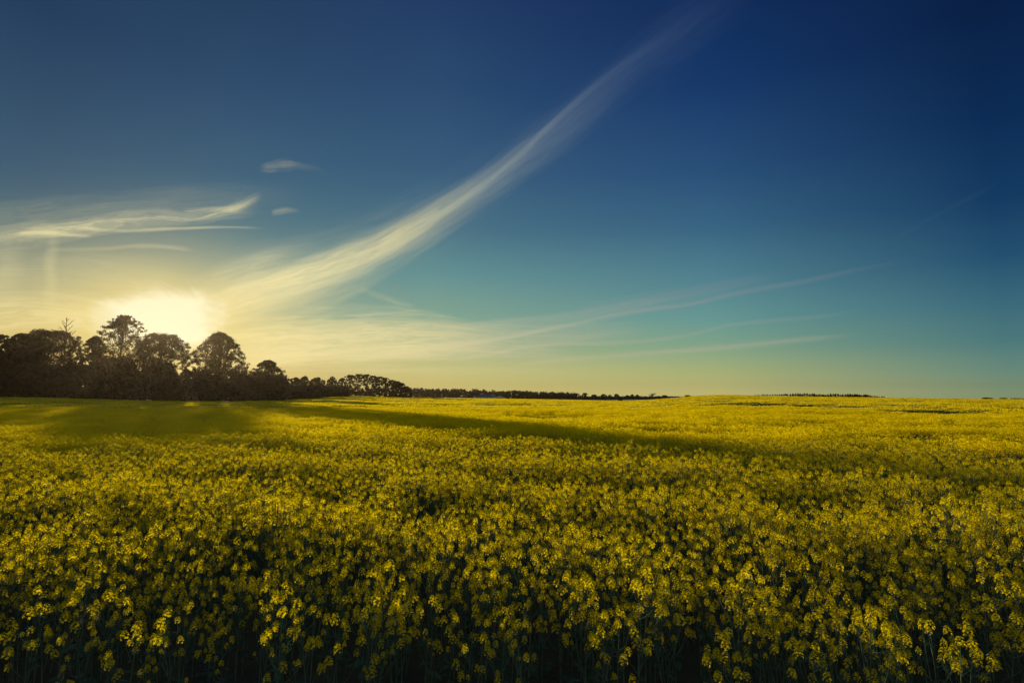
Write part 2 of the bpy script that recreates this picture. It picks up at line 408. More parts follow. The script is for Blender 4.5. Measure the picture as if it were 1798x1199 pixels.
# ------------------------------------------------------------------ geometry collector
class Geo:
    def __init__(s): s.v = []; s.f3 = []; s.f4 = []; s.m3 = []; s.m4 = []; s.n = 0
    def add(s, V, Fc, mi=0):
        V = np.asarray(V, float).reshape(-1, 3); Fc = np.asarray(Fc, int)
        (s.f3 if Fc.shape[1] == 3 else s.f4).append(Fc + s.n)
        (s.m3 if Fc.shape[1] == 3 else s.m4).append(np.full(len(Fc), mi))
        s.v.append(V); s.n += len(V)
    def arrays(s):
        V = np.concatenate(s.v) if s.v else np.zeros((0, 3))
        f3 = np.concatenate(s.f3) if s.f3 else np.zeros((0, 3), int)
        f4 = np.concatenate(s.f4) if s.f4 else np.zeros((0, 4), int)
        mi = np.concatenate([*(s.m3 or []), *(s.m4 or [])]) if (s.m3 or s.m4) else np.zeros(0, int)
        return V, f3, f4, mi
    def mesh(s, name, mats, smooth=False):
        V, f3, f4, mi = s.arrays()
        return mesh_np(name, V, [f3, f4], mats, mi, smooth)

def tube(g, pts, rad, n=5, mi=0):
    pts = [Vector(p) for p in pts]
    V = []
    for i, p in enumerate(pts):
        d = (pts[min(i + 1, len(pts) - 1)] - pts[max(i - 1, 0)]).normalized()
        u = d.orthogonal().normalized() if abs(d.z) < 0.9 else d.cross(Vector((0, 1, 0))).normalized()
        w = d.cross(u)
        r = rad[i]
        for k in range(n):
            t = 2 * math.pi * k / n
            V.append(p + u * (r * math.cos(t)) + w * (r * math.sin(t)))
    Fc = []
    for i in range(len(pts) - 1):
        for k in range(n):
            Fc.append((i * n + k, i * n + (k + 1) % n, (i + 1) * n + (k + 1) % n, (i + 1) * n + k))
    g.add([tuple(v) for v in V], Fc, mi)

def quads(g, C, N, size, rng, mi=0, aspect=1.0):
    """leaf faces: centres C, normals N, random spin"""
    n = len(C)
    N = N / np.maximum(np.linalg.norm(N, axis=1, keepdims=True), 1e-6)
    h = rng.normal(size=(n, 3)); U = np.cross(N, h); U /= np.maximum(np.linalg.norm(U, axis=1, keepdims=True), 1e-6)
    Wv = np.cross(N, U)
    s = np.asarray(size).reshape(-1, 1) * np.ones((n, 1)) * 0.5
    bend = N * s * 0.35
    V = np.stack([C - U * s * aspect, C - Wv * s * 0.8 + bend, C + U * s * aspect, C + Wv * s * 0.8 + bend], 1).reshape(-1, 3)
    g.add(V, np.arange(4 * n).reshape(-1, 4), mi)

# ------------------------------------------------------------------ rapeseed
def raceme(rng, lod=0):
    """flower head of many small four-petalled flowers; origin at the raceme's base, z up"""
    g = Geo()
    if lod == 0:
        n = rng.integers(17, 25); Rr = rng.uniform(0.024, 0.032); H = rng.uniform(0.028, 0.05)
        top = np.array([0, 0, H])
        for i in range(n):
            t = (i + 0.5) / n
            pol = 0.35 + 1.55 * t + rng.normal(0, .1)
            a = i * 2.39996 + rng.normal(0, .2)
            d = np.array([math.sin(pol) * math.cos(a), math.sin(pol) * math.sin(a), math.cos(pol)])
            c = np.array([0, 0, H * (0.55 - 0.7 * t)]) + d * Rr * rng.uniform(.85, 1.1)
            nrm = d * 0.8 + np.array([0, 0, 0.5]) + rng.normal(0, .2, 3); nrm /= np.linalg.norm(nrm)
            u = np.cross(nrm, rng.normal(size=3)); u /= np.linalg.norm(u); w = np.cross(nrm, u)
            L = rng.uniform(.0085, .0115)
            for q in range(4):
                an = q * math.pi / 2
                e = u * math.cos(an) + w * math.sin(an); s_ = np.cross(nrm, e)
                g.add([c, c + e * L * .7 + s_ * L * .42 + nrm * L * .25, c + e * L + nrm * L * .18, c + e * L * .7 - s_ * L * .42 + nrm * L * .25],
                      [(0, 1, 2, 3)], 0)
            if i % 2 == 0:
                b0 = np.array([0, 0, max(H * (0.3 - 0.9 * t), -H)])
                s_ = np.array([0.0, 0, 1.0]) * 0.0008
                g.add([b0, c - s_, c + s_], [(0, 1, 2)], 1)
        for i in range(9):       # tight buds at the tip
            p = np.array([*(rng.normal(0, .0055, 2)), H + rng.uniform(0.0, .012)])
            s = .0035
            V = [p + [s, 0, 0], p + [-s, 0, 0], p + [0, s, 0], p + [0, -s, 0], p + [0, 0, s * 1.7], p + [0, 0, -s * 1.7]]
            g.add(V, [(0, 2, 4), (2, 1, 4), (1, 3, 4), (3, 0, 4), (2, 0, 5), (1, 2, 5), (3, 1, 5), (0, 3, 5)], 1)
    else:
        n = 9; Rr = .027
        i = np.arange(n); t = (i + .5) / n; pol = .3 + 1.5 * t; a = i * 2.4 + rng.uniform(0, 6)
        D = np.stack([np.sin(pol) * np.cos(a), np.sin(pol) * np.sin(a), np.cos(pol)], 1)
        C = D * Rr * rng.uniform(.8, 1.15, (n, 1)); C[:, 2] += .02 * (1 - t)
        quads(g, C, D + rng.normal(0, .35, (n, 3)), .026, rng, 0)
    return g

def add_geo(dst, src, loc, rot=0.0, scale=1.0, tilt=(0, 0), mimap=None):
    V, f3, f4, mi = src
    c, s = math.cos(rot), math.sin(rot)
    P = V * scale
    P = np.stack([P[:, 0] * c - P[:, 1] * s, P[:, 0] * s + P[:, 1] * c, P[:, 2]], 1)
    P[:, 0] += P[:, 2] * tilt[0]; P[:, 1] += P[:, 2] * tilt[1]
    P = P + np.asarray(loc)
    n3 = len(f3)
    base = dst.n
    mi3, mi4 = mi[:n3], mi[n3:]
    if mimap is not None: mi3 = np.asarray(mimap)[mi3]; mi4 = np.asarray(mimap)[mi4]
    dst.v.append(P); dst.n += len(P)
    if n3: dst.f3.append(f3 + base); dst.m3.append(mi3)
    if len(f4): dst.f4.append(f4 + base); dst.m4.append(mi4)

rg = np.random.default_rng(7)
RAC0 = [raceme(rg, 0) for _ in range(6)]; RAC0A = [r.arrays() for r in RAC0]
RAC1A = [raceme(rg, 1).arrays() for _ in range(6)]

def plant_layout(rng):
    """main stem and branches as point lists with radii, and the raceme spots"""
    H = rng.uniform(1.08, 1.25)
    lean = rng.normal(0, .04, 2)
    stems, heads = [], []
    main = [(lean[0] * t * t * H, lean[1] * t * t * H, H * t) for t in (0, .25, .5, .75, 1.0)]
    stems.append((main, [.0075, .0065, .005, .0035, .002]))
    heads.append((main[-1], rng.uniform(.95, 1.2)))
    nb = rng.integers(6, 10); a0 = rng.uniform(0, 6.28)
    for i in range(nb):
        t0 = 0.36 + 0.5 * (i + rng.uniform(0, .8)) / nb
        a = a0 + i * 2.4 + rng.normal(0, .25)
        z0 = H * t0; x0, y0 = lean[0] * t0 * t0 * H, lean[1] * t0 * t0 * H
        out = rng.uniform(.10, .22) * (1.25 - .5 * t0)
        zt = H * rng.uniform(.76, 1.0) if rng.random() < .78 else H * rng.uniform(.55, .78)
        zt = max(zt, z0 + .10)
        ca, sa = math.cos(a), math.sin(a)
        pts = [(x0, y0, z0), (x0 + ca * out * .45, y0 + sa * out * .45, z0 + (zt - z0) * .28),
               (x0 + ca * out * .8, y0 + sa * out * .8, z0 + (zt - z0) * .62), (x0 + ca * out, y0 + sa * out, zt)]
        stems.append((pts, [.0036, .003, .0024, .0016]))
        heads.append((pts[-1], rng.uniform(.7, 1.1)))
        if rng.random() < .45:   # side twig
            q = pts[1]; a2 = a + rng.choice([-1, 1]) * .9
            e = (q[0] + math.cos(a2) * .07, q[1] + math.sin(a2) * .07, q[2] + rng.uniform(.12, .2))
            stems.append(([q, e], [.002, .0013])); heads.append((e, rng.uniform(.45, .75)))
    return H, stems, heads

def build_stem(g, stems, rng, mi=0, n=4):
    for pts, rad in stems:
        tube(g, pts, rad, n, mi)
        # short young pods and pedicels under each head
        p1, p0 = np.array(pts[-1]), np.array(pts[-2])
        for k in range(7):
            t = rng.uniform(.35, .98); c = p0 + (p1 - p0) * t
            a = rng.uniform(0, 6.28); d = np.array([math.cos(a), math.sin(a), rng.uniform(.3, .9)]); d /= np.linalg.norm(d)
            L = rng.uniform(.018, .035); w = np.array([0, 0, .0012])
            g.add([c - w, c + w, c + d * L + w, c + d * L - w], [(0, 1, 2, 3)], mi)

def build_leaves(g, stems, rng, mi=0):
    main = stems[0][0]; H = main[-1][2]
    for k in range(rng.integers(6, 10)):
        z = rng.uniform(.12, .78) * H; a = rng.uniform(0, 6.28); L = rng.uniform(.08, .2) * (1.2 - z / H); wd = L * rng.uniform(.24, .36)
        ca, sa = math.cos(a), math.sin(a); up = rng.uniform(.1, .7); x0 = main[-1][0] * (z / H) ** 2; y0 = main[-1][1] * (z / H) ** 2
        row = []
        for t, w in ((0, .12), (.3, .8), (.6, 1.0), (.85, .6), (1.0, .05)):
            d = L * t; zz = z + up * d - 0.9 * d * d / L * .7
            cx, cy = x0 + ca * d, y0 + sa * d
            row += [(cx - sa * wd * w, cy + ca * wd * w, zz + .15 * wd), (cx, cy, zz - .1 * wd), (cx + sa * wd * w, cy - ca * wd * w, zz + .15 * wd)]
        Fc = []
        for i in range(4):
            for j in range(2):
                q = i * 3 + j; Fc.append((q, q + 1, q + 4, q + 3))
        g.add(row, Fc, mi)

NVAR = 10
VAR = []
for k in range(NVAR):
    rng = np.random.default_rng(140 + k)
    H, stems, heads = plant_layout(rng)
    gs, gl = Geo(), Geo()
    build_stem(gs, stems, rng); build_leaves(gl, stems, rng)
    hd = [(p, s * 1.08, int(rng.integers(0, 6)), float(rng.uniform(0, 6.28))) for p, s in heads]
    VAR.append(dict(H=H, stem=gs, leaf=gl, heads=hd, sa=gs.arrays(), la=gl.arrays()))

# field edge nearest the eye, bare gaps and thin patches (world x, y, half sizes, strength)
def from_px(px, py, z=CROP):
    d = direction(px, py); t = (ZC - z) / -d.z
    return d.x * t, d.y * t
GAPS = []
def gap(px, py, hx, hy, s):
    x, y = from_px(px, py); f = 3.5 if y > 20 else (1.8 if y > 10 else 1.0); e = 2.6 if y > 60 else (.7 if y > 20 else 0); GAPS.append((x, y, hx * 1.5 + e, hy * f * 1.3, s))
gap(1235, 1120, .12, .55, 1.0); gap(1245, 1040, .09, .3, .9)
gap(870, 1130, .14, .2, .7); gap(1000, 729, 1.7, 1.1, .9); gap(930, 726, 1.6, .5, .6); gap(1375, 712, 2.6, 2.2, .9); gap(1340, 713, 2, 1.6, .6)
gap(1690, 766, 1.5, .5, .5); gap(1715, 788, .75, 1.5, 1.0); gap(1620, 768, .9, .35, .5); gap(1780, 712, 2.6, 2, .8)
gap(1770, 770, 1.0, .4, .5); gap(1190, 755, 1.3, .7, .5); gap(1640, 722, 2.2, 1.2, .5); gap(100, 880, .35, .3, .6)
gap(1400, 745, 1.2, .5, .3); gap(880, 710, 3.0, 2, .5); gap(720, 706, 5, 3, .5)
gap(420, 955, .25, .2, .5); gap(1390, 905, .3, .25, .6); gap(1640, 950, .3, .2, .5); gap(760, 870, .3, .3, .4); gap(1560, 930, .4, .15, .5)
def hole(X, Y):
    h = np.zeros_like(X)
    for gx_, gy_, hx, hy, s in GAPS:
        rr = ((X - gx_) / hx) ** 2 + ((Y - gy_) / hy) ** 2
        h = np.maximum(h, s * np.clip(1.5 - rr, 0, 1))
    near = .5 * np.clip(np.sin(X * 1.9 + 2.2 * np.sin(Y * .8)) * np.sin(Y * 2.3 + 1.6 * np.sin(X * 1.1 + 1)) - .35, 0, 1) * (Y < 26)
    return np.maximum(h, near)
def swell(X, Y):
    """how much lower or taller the stand is here (m)"""
    return (0.035 * np.sin(X * 2.1 + 1.7 * np.sin(Y * .9)) + .04 * np.sin(Y * 1.7 + 1.1 * np.sin(X * .7) + 2)
            + .05 * np.sin(X * .33 + .6 * Y + 1.0) * np.sin(Y * .41 - .2 * X) + .05 * np.sin(X * .9 + Y * 1.3))
def near_edge(X):
    return 4.45 - 0.27 * np.clip(X / 3.2, -1.5, 1.5) + 0.16 * np.sin(X * 2.3 + 0.5) + 0.1 * np.sin(X * 5.1)

# scatter of single plants out to 24 m
rng = np.random.default_rng(11)
def jitter_points(x0, x1, y0, y1, sp):
    gx_, gy_ = np.meshgrid(np.arange(x0, x1, sp), np.arange(y0, y1, sp))
    gx_ = gx_ + rng.uniform(-.5, .5, gx_.shape) * sp; gy_ = gy_ + rng.uniform(-.5, .5, gy_.shape) * sp
    return gx_.ravel(), gy_.ravel()
def wedge(X, Y, m=1.5): return (np.abs(X) < Y * 1.08 + m) & (Y > -2)
R0, R1 = 26.0, 90.0
X, Y = jitter_points(-30, 30, 1.5, R0, .28)
r = np.hypot(X, Y)
ok = wedge(X, Y) & (r < R0) & (Y > near_edge(X)) & (rng.random(len(X)) > hole(X, Y)) & (rng.random(len(X)) < .30 + (Y - near_edge(X)) / 1.9)
X, Y, r = X[ok], Y[ok], r[ok]
S = (CROP + 1.5 * swell(X, Y) + rng.normal(0, .075, len(X))) / 1.2 * (1 - .2 * hole(X, Y))
inview = np.abs(X) < Y * .93 + .15
order = np.argsort(np.where(inview, r, 1e3 + r))
hero = order[:300]; rest = order[300:]

MATS = [M_PETAL, M_BUD, M_STEM, M_LEAFG]
head_mesh = [g.mesh("flower_head", [M_PETAL, M_BUD]) for g in RAC0]
for v in VAR:
    v['stem_me'] = v['stem'].mesh("stem", [M_STEM], True); v['leaf_me'] = v['leaf'].mesh("leaves", [M_LEAFG], True)
PL = 'yellow flowering rapeseed plant with branching green stem in the front rows of the field'
protos = []
def plant_proto(v):
    root = bpy.data.objects.new("rapeseed_plant", None); COL.objects.link(root); root.empty_display_size = .1
    kids = [link("stem", v['stem_me'], root), link("leaves", v['leaf_me'], root)]
    for p, s, k, a in v['heads']:
        h = link("flower_head", head_mesh[k], root, p); h.rotation_euler = (0, 0, a); h.scale = (s, s, s); kids.append(h)
    tag(root, PL, 'rapeseed plant', 'rapeseed plants in the front rows')
    return root, kids
used = set()
for n, i in enumerate(hero):
    k = n % NVAR
    if k not in used:
        used.add(k); root, kids = plant_proto(VAR[k]); protos.append((root, kids))
    else:
        pr, pk = protos[k]
        root = pr.copy(); COL.objects.link(root)
        for c in pk:
            d = c.copy(); COL.objects.link(d); d.parent = root
    root.location = (X[i], Y[i], float(ground_z(X[i], Y[i])) - .01)
    root.rotation_euler = (rng.normal(0, .05), rng.normal(0, .05), rng.uniform(0, 6.28))
    s = float(S[i]); root.scale = (s, s, s)

# ------------------------------------------------------------------ the rest of the crop: one object
def plant_full(v, lod):
    g = Geo()
    add_geo(g, v['sa'], (0, 0, 0), mimap=[2]); add_geo(g, v['la'], (0, 0, 0), mimap=[3])
    for p, s, k, a in v['heads']:
        add_geo(g, RAC0A[k] if lod == 0 else RAC1A[k], p, a, s * 1.08)
    return g
def patch(seed, size, sp, lod):
    rng_ = np.random.default_rng(seed); g = Geo()
    xs = np.arange(-size / 2, size / 2, sp) + sp / 2
    for x in xs:
        for y in xs:
            px_, py_ = x + rng_.uniform(-.5, .5) * sp, y + rng_.uniform(-.5, .5) * sp
            if lod == 1:
                v = VAR[rng_.integers(NVAR)]; s = 1.04 + rng_.normal(0, .035); rot = rng_.uniform(0, 6.28); c, sn = math.cos(rot), math.sin(rot)
                for p, hs, k, a in v['heads']:
                    add_geo(g, RAC1A[k], ((p[0] * c - p[1] * sn) * s + px_, (p[0] * sn + p[1] * c) * s + py_, p[2] * s), a, hs * 1.3)
                C = np.stack([rng_.normal(px_, .1, 10), rng_.normal(py_, .1, 10), rng_.uniform(.4, .98, 10)], 1)
                N = rng_.normal(size=(10, 3)); N[:, 2] *= .3
                quads(g, C, N, .10, rng_, 2)
            else:
                h = 1.2 + rng_.normal(0, .05) + .04 * math.sin(px_ * 2.1 + seed) + .04 * math.sin(py_ * 2.7 + seed * 2)
                n = 6
                C = np.stack([rng_.normal(px_, .08, n), rng_.normal(py_, .08, n), h - np.abs(rng_.normal(0, .12, n))], 1)
                N = rng_.normal(size=(n, 3)); N[:, 2] *= .6
                quads(g, C, N, rng_.uniform(.07, .12, n), rng_, 0)
                C = np.stack([rng_.normal(px_, .1, 3), rng_.normal(py_, .1, 3), rng_.uniform(.8, 1.17, 3)], 1)
                N = rng_.normal(size=(3, 3)); N[:, 2] *= .3
                quads(g, C, N, .15, rng_, 2)
    return g

tm = []
for v in VAR: tm.append((0, plant_full(v, 0)))
for k in range(6): tm.append((1, patch(300 + k, 1.25, .28, 1)))
for k in range(6): tm.append((2, patch(400 + k, 4.2, .26, 2)))
allg = Geo(); tid = []
for k, (lod, g) in enumerate(tm):
    n0 = allg.n; add_geo(allg, g.arrays(), (0, 0, 0)); tid.append(np.full(allg.n - n0, k))
pts, rots, scl, lodv = [], [], [], []
hz = hole(X, Y)
for i in rest:
    pass
P0 = np.stack([X[rest], Y[rest], ground_z(X[rest], Y[rest]) - .01], 1)
pts.append(P0); rots.append(np.stack([rng.normal(0, .05, len(rest)), rng.normal(0, .05, len(rest)), rng.uniform(0, 6.28, len(rest))], 1))
s = S[rest]; scl.append(np.stack([s, s, s], 1)); lodv.append(np.full(len(rest), 0))
for lod, ra, rb_, sp in ((1, R0 - .3, R1, 1.12), (2, R1 - 1, 700, 3.7)):
    x_, y_ = jitter_points(-560 if lod == 2 else -R1, 560 if lod == 2 else R1, 5, rb_, sp * (1.0))
    r_ = np.hypot(x_, y_); er = edge_r(x_, y_)
    h_ = hole(x_, y_)
    ok = wedge(x_, y_, 3) & (r_ > ra) & (r_ < rb_) & (r_ < er - sp * .5) & (rng.random(len(x_)) > h_ * 1.5)
    x_, y_, h_ = x_[ok], y_[ok], h_[ok]
    zz = ground_z(x_, y_)
    pts.append(np.stack([x_, y_, zz + swell(x_, y_) * 1.2 + .10 * np.sin(x_ * .11 + 2 * np.sin(y_ * .05)) * np.sin(y_ * .23 + 1.2 * np.sin(x_ * .06)) + rng.normal(0, .02, len(x_))], 1))
    n = len(x_)
    rots.append(np.stack([np.zeros(n), np.zeros(n), rng.uniform(0, 6.28, n)], 1))
    hs = 1 - .25 * h_
    scl.append(np.stack([np.ones(n) * 1.02, np.ones(n) * 1.02, hs], 1)); lodv.append(np.full(n, lod))
PT = np.concatenate(pts); RT = np.concatenate(rots); SC = np.concatenate(scl); LV = np.concatenate(lodv)
print("crop points", [(LV == k).sum() for k in range(3)], "template verts", allg.n)
V, f3, f4, mi = allg.arrays()
nt_ = len(V)
me = mesh_np("rapeseed_crop", np.concatenate([V, PT]), [f3, f4], MATS, mi)
def attr(name, typ, arr, key='value'):
    at = me.attributes.new(name, typ, 'POINT'); at.data.foreach_set(key, np.asarray(arr).ravel())
attr('tmpl', 'INT', np.concatenate([np.concatenate(tid), -1 - LV]).astype(np.int32))
attr('rot', 'FLOAT_VECTOR', np.concatenate([np.zeros((nt_, 3)), RT]).astype(np.float32), 'vector')
attr('scl', 'FLOAT_VECTOR', np.concatenate([np.ones((nt_, 3)), SC]).astype(np.float32), 'vector')
crop = link("rapeseed_crop", me)
tag(crop, 'mass of yellow flowering rapeseed covering the field out to the trees and the hill', 'crop', kind='stuff')
ng = bpy.data.node_groups.new("crop_scatter", 'GeometryNodeTree')
ng.interface.new_socket('Geometry', in_out='INPUT', socket_type='NodeSocketGeometry')
ng.interface.new_socket('Geometry', in_out='OUTPUT', socket_type='NodeSocketGeometry')
gi = ng.nodes.new('NodeGroupInput'); go = ng.nodes.new('NodeGroupOutput')
def named(n, t):
    q = ng.nodes.new('GeometryNodeInputNamedAttribute'); q.data_type = t; q.inputs[0].default_value = n; return q.outputs[0]
tn = named('tmpl', 'INT')
def sel_eq(v):
    c = ng.nodes.new('FunctionNodeCompare'); c.data_type = 'INT'; c.operation = 'EQUAL'
    ng.links.new(tn, c.inputs[2]); c.inputs[3].default_value = v
    sp_ = ng.nodes.new('GeometryNodeSeparateGeometry'); sp_.domain = 'POINT'
    ng.links.new(gi.outputs[0], sp_.inputs[0]); ng.links.new(c.outputs[0], sp_.inputs[1])
    return sp_.outputs[0]
jo = ng.nodes.new('GeometryNodeJoinGeometry')
for lod in range(3):
    j = ng.nodes.new('GeometryNodeJoinGeometry')
    for k, (l, _) in enumerate(tm):
        if l == lod:
            g2 = ng.nodes.new('GeometryNodeGeometryToInstance')
            ng.links.new(sel_eq(k), g2.inputs[0]); ng.links.new(g2.outputs[0], j.inputs[0])
    iop = ng.nodes.new('GeometryNodeInstanceOnPoints')
    ng.links.new(sel_eq(-1 - lod), iop.inputs['Points']); ng.links.new(j.outputs[0], iop.inputs['Instance'])
    iop.inputs['Pick Instance'].default_value = True
    rv = ng.nodes.new('FunctionNodeRandomValue'); rv.data_type = 'INT'
    rv.inputs[4].default_value = 0; rv.inputs[5].default_value = sum(1 for l, _ in tm if l == lod) - 1
    ng.links.new(rv.outputs[2], iop.inputs['Instance Index'])
    e2r = ng.nodes.new('FunctionNodeEulerToRotation'); ng.links.new(named('rot', 'FLOAT_VECTOR'), e2r.inputs[0])
    ng.links.new(e2r.outputs[0], iop.inputs['Rotation']); ng.links.new(named('scl', 'FLOAT_VECTOR'), iop.inputs['Scale'])
    ng.links.new(iop.outputs[0], jo.inputs[0])
ng.links.new(jo.outputs[0], go.inputs[0])
md = crop.modifiers.new("scatter", 'NODES'); md.node_group = ng

# ------------------------------------------------------------------ trees
def at_px(px, dist):
    dist = dist * K
    a = math.atan((px - 899) * math.cos(PITCH) / F)
    x, y = dist * math.sin(a), dist * math.cos(a)
    return x, y, float(ground_z(x, y))
def z_px(px, py, dist):
    """height of the photo point (px, py) when it stands at this distance"""
    dist = dist * K
    d = direction(px, py); return ZC + dist * d.z / math.hypot(d.x, d.y)

ENV = {   # crown radius against height (0 base of tree, 1 top)
    'pine': [(.08, .7), (.3, .95), (.5, 1.0), (.68, .96), (.8, .8), (.92, .52), (1.0, .2)],
    'conifer': [(.08, .8), (.3, .98), (.5, 1.0), (.65, .95), (.8, .72), (.9, .48), (1.0, .14)],
    'round': [(.08, .8), (.3, .98), (.55, 1.0), (.75, .86), (.9, .55), (1.0, .12)],
    'cone': [(.06, .9), (.35, 1.0), (.6, .92), (.78, .7), (.9, .45), (1.0, .12)],
    'umbrella': [(.48, .3), (.58, .65), (.74, 1.0), (.88, .85), (1.0, .3)],
    'dome': [(.1, .8), (.35, 1.0), (.7, 1.0), (.84, .9), (.93, .68), (1.0, .4)],
    'oak': [(.28, .6), (.42, 1.0), (.65, 1.0), (.85, .75), (1.0, .2)],
    'poplar': [(.05, .7), (.3, 1.0), (.6, .9), (.85, .6), (1.0, .1)],
}
def tree_meshes(H, Wd, style, seed, leaf=0.30, nclump=80, per=120, gaps=.25, trunk_r=None, cl=None):
    rng = np.random.default_rng(seed)
    env = ENV[style]; lo = env[0][0]
    tr = Geo(); cr = Geo()
    tr_r = trunk_r or max(.05, H * .017)
    th_ = [(0, 0, -.3)]
    lx, ly = rng.normal(0, .02 * H, 2)
    topf = .86 if style in ('pine', 'cone', 'poplar') else .7
    for t in (.15, .35, .55, topf): th_.append((lx * t + rng.normal(0, .008 * H), ly * t + rng.normal(0, .008 * H), H * t))
    tube(tr, th_, [tr_r * 1.25, tr_r, tr_r * .8, tr_r * .55, tr_r * .18], 7)
    hs = np.array([e[0] for e in env]); ws = np.array([e[1] for e in env])
    cl = cl or (Wd * .22)
    # lopsided crown: a few random lobes bulge, a few are missing
    lob = rng.uniform(0, 6.28, 4); lz = rng.uniform(.2, .9, 4); la = rng.uniform(-.3, .22, 4)
    tall = style in ('pine', 'cone', 'poplar')
    for layer, cnt, sz in ((0, nclump, 1.0), (1, int(nclump * 2.2), .48)):
        made = 0
        for k in range(cnt * 3):
            if made >= cnt: break
            t = lo + (1 - lo) * rng.random() ** (.8 if layer == 0 else .6)
            a = rng.uniform(0, 6.28)
            w = np.interp(t, hs, ws) * Wd
            mod = 1 + sum(A * max(0, math.cos(a - q)) ** 2 * math.exp(-((t - z) / .22) ** 2) for q, z, A in zip(lob, lz, la))
            s0 = cl * sz
            if layer == 0: rr = max(w * mod * math.sqrt(rng.uniform(.05, 1.0)) - s0 * .75, 0)
            else: rr = max(w * mod * rng.uniform(.82, 1.12) - s0 * .3, 0)
            if rng.random() < gaps * (.6 if layer == 0 else .35) and rr > .5 * w: continue
            c = np.array([rr * math.cos(a) + lx * t, rr * math.sin(a) + ly * t, min(H * t, H - s0 * .5)])
            made += 1
            s_ = s0 * rng.uniform(.55, 1.2) * (1 - .4 * max(0, t - .7) / .3 * tall)
            n = int(per * rng.uniform(.6, 1.3) * (1.0 if layer == 0 else .4))
            D = rng.normal(size=(n, 3)); D /= np.linalg.norm(D, axis=1, keepdims=True)
            P = c + D * s_ * rng.random((n, 1)) ** .45 * np.array([1.0, 1.0, .8 if style != 'umbrella' else .5])
            P[:, 2] = np.maximum(P[:, 2], .05)
            quads(cr, P, D + rng.normal(0, .7, (n, 3)), leaf * rng.uniform(.5, 1.2, n), rng, 0)
            if made % (3 if layer == 0 else 8) == 0:   # limb to this clump
                tb = max(.1, min(t - rng.uniform(.08, .25), topf)); b0 = np.array([lx * tb, ly * tb, H * tb])
                mid = (b0 + c) / 2 + np.array([0, 0, -.03 * H]) + rng.normal(0, .02 * H, 3)
                tube(tr, [tuple(b0), tuple(mid), tuple(c)], [tr_r * .32, tr_r * .2, tr_r * .07], 4)
    return tr.mesh("trunk", [M_BARK], True), cr

def tree(name, px, top, half, dist, style, label, cat='tree', group=None, mat=None, base=None, seed=None, **kw):
    x, y, z = at_px(px, dist)
    if base is not None: z = z_px(px, base, dist)
    H = z_px(px, top, dist) - z
    Wd = half / slant(px) * dist * K
    kw = dict(kw); kw['leaf'] = kw.get('leaf', .30) * 1.3; kw['trunk_r'] = kw['trunk_r'] * K if 'trunk_r' in kw else None
    if 'cl' in kw: kw['cl'] *= K
    seed = seed if seed is not None else int(px * 7 + top)
    tm_, cr = tree_meshes(H, Wd, style, seed, **kw)
    root = bpy.data.objects.new(name, None); COL.objects.link(root); root.location = (x, y, z)
    link("trunk", tm_, root)
    link("crown", cr.mesh("crown", [mat or M_FOL_PINE]), root)
    tag(root, label, cat, group)
    return root

G1 = 'trees of the dark grove at the left'
tree('broadleaf_tree', -12, 588, 26, 146, 'dome', 'dark round-topped tree cut by the left edge of the picture', group=G1, mat=M_FOL_OAK, nclump=90, leaf=.34)
tree('broadleaf_tree', 36, 586, 34, 150, 'dome', 'broad flat-domed dark tree second from the left edge', group=G1, mat=M_FOL_OAK, nclump=130, per=130, gaps=.1)
tree('broadleaf_tree', 76, 580, 44, 152, 'dome', 'broadest dark domed tree, just left of the bare dead tree', group=G1, mat=M_FOL_OAK, nclump=150, per=130, gaps=.1)
tree('broadleaf_tree', 128, 590, 20, 149, 'round', 'thin-leaved tree with sky showing through, right of the bare dead tree', group=G1, mat=M_FOL_BROWN, nclump=42, per=60, gaps=.5, leaf=.28)
tree('pine_tree', 160, 590, 26, 151, 'round', 'low dark tree tucked against the left side of the tallest pine', group=G1, nclump=80, per=120)
tree('pine_tree', 204, 553, 44, 150, 'pine', 'tallest pine of the grove, standing left of the sun glow', 'pine tree', G1, nclump=110, per=110, gaps=.4, leaf=.32, cl=1.15)
tree('pine_tree', 281, 587, 41, 150, 'dome', 'wide-topped tree directly below the sun', group=G1, nclump=190, per=120, cl=1.2, gaps=.06)
tree('broadleaf_tree', 326, 650, 22, 148, 'round', 'low loose tree filling the notch between the sunlit tree and the big conifer', group=G1, mat=M_FOL_OAK, nclump=60, per=80, gaps=.4)
tree('pine_tree', 383, 584, 48, 128, 'conifer', 'big broad conifer with knobbly top, right of the sun glow', 'pine tree', G1, nclump=200, per=95, gaps=.2, cl=.95, leaf=.28)
tree('pine_tree', 468, 632, 34, 156, 'cone', 'shorter pointed conifer at the right end of the tall grove', 'pine tree', G1, nclump=110, per=110, cl=.95, leaf=.3)
tree('pine_tree', 432, 662, 22, 150, 'round', 'low dark tree between the big broad conifer and the shorter pointed one', group=G1, nclump=60, per=110, cl=.9)
for px, top, half, dist, lb, mt, st in (
        (516, 663, 17, 185, 'small round tree next to the right end of the tall grove', M_FOL_BROWN, 'round'),
        (534, 660, 15, 195, 'small pointed tree, second in the low row behind the field edge', M_FOL_PINE, 'cone'),
        (556, 663, 18, 210, 'brown loose-crowned tree in the middle of the low row', M_FOL_BROWN, 'round'),
        (582, 661, 13, 235, 'slim pointed tree near the right end of the low row', M_FOL_OAK, 'cone'),
        (599, 664, 10, 258, 'last small tree of the low row, touching the flat-topped pines', M_FOL_PINE, 'round')):
    tree('small_tree', px, top, half, dist, st, lb, group='low row of trees between grove and flat-topped pines', mat=mt, nclump=60, per=90, leaf=.34)

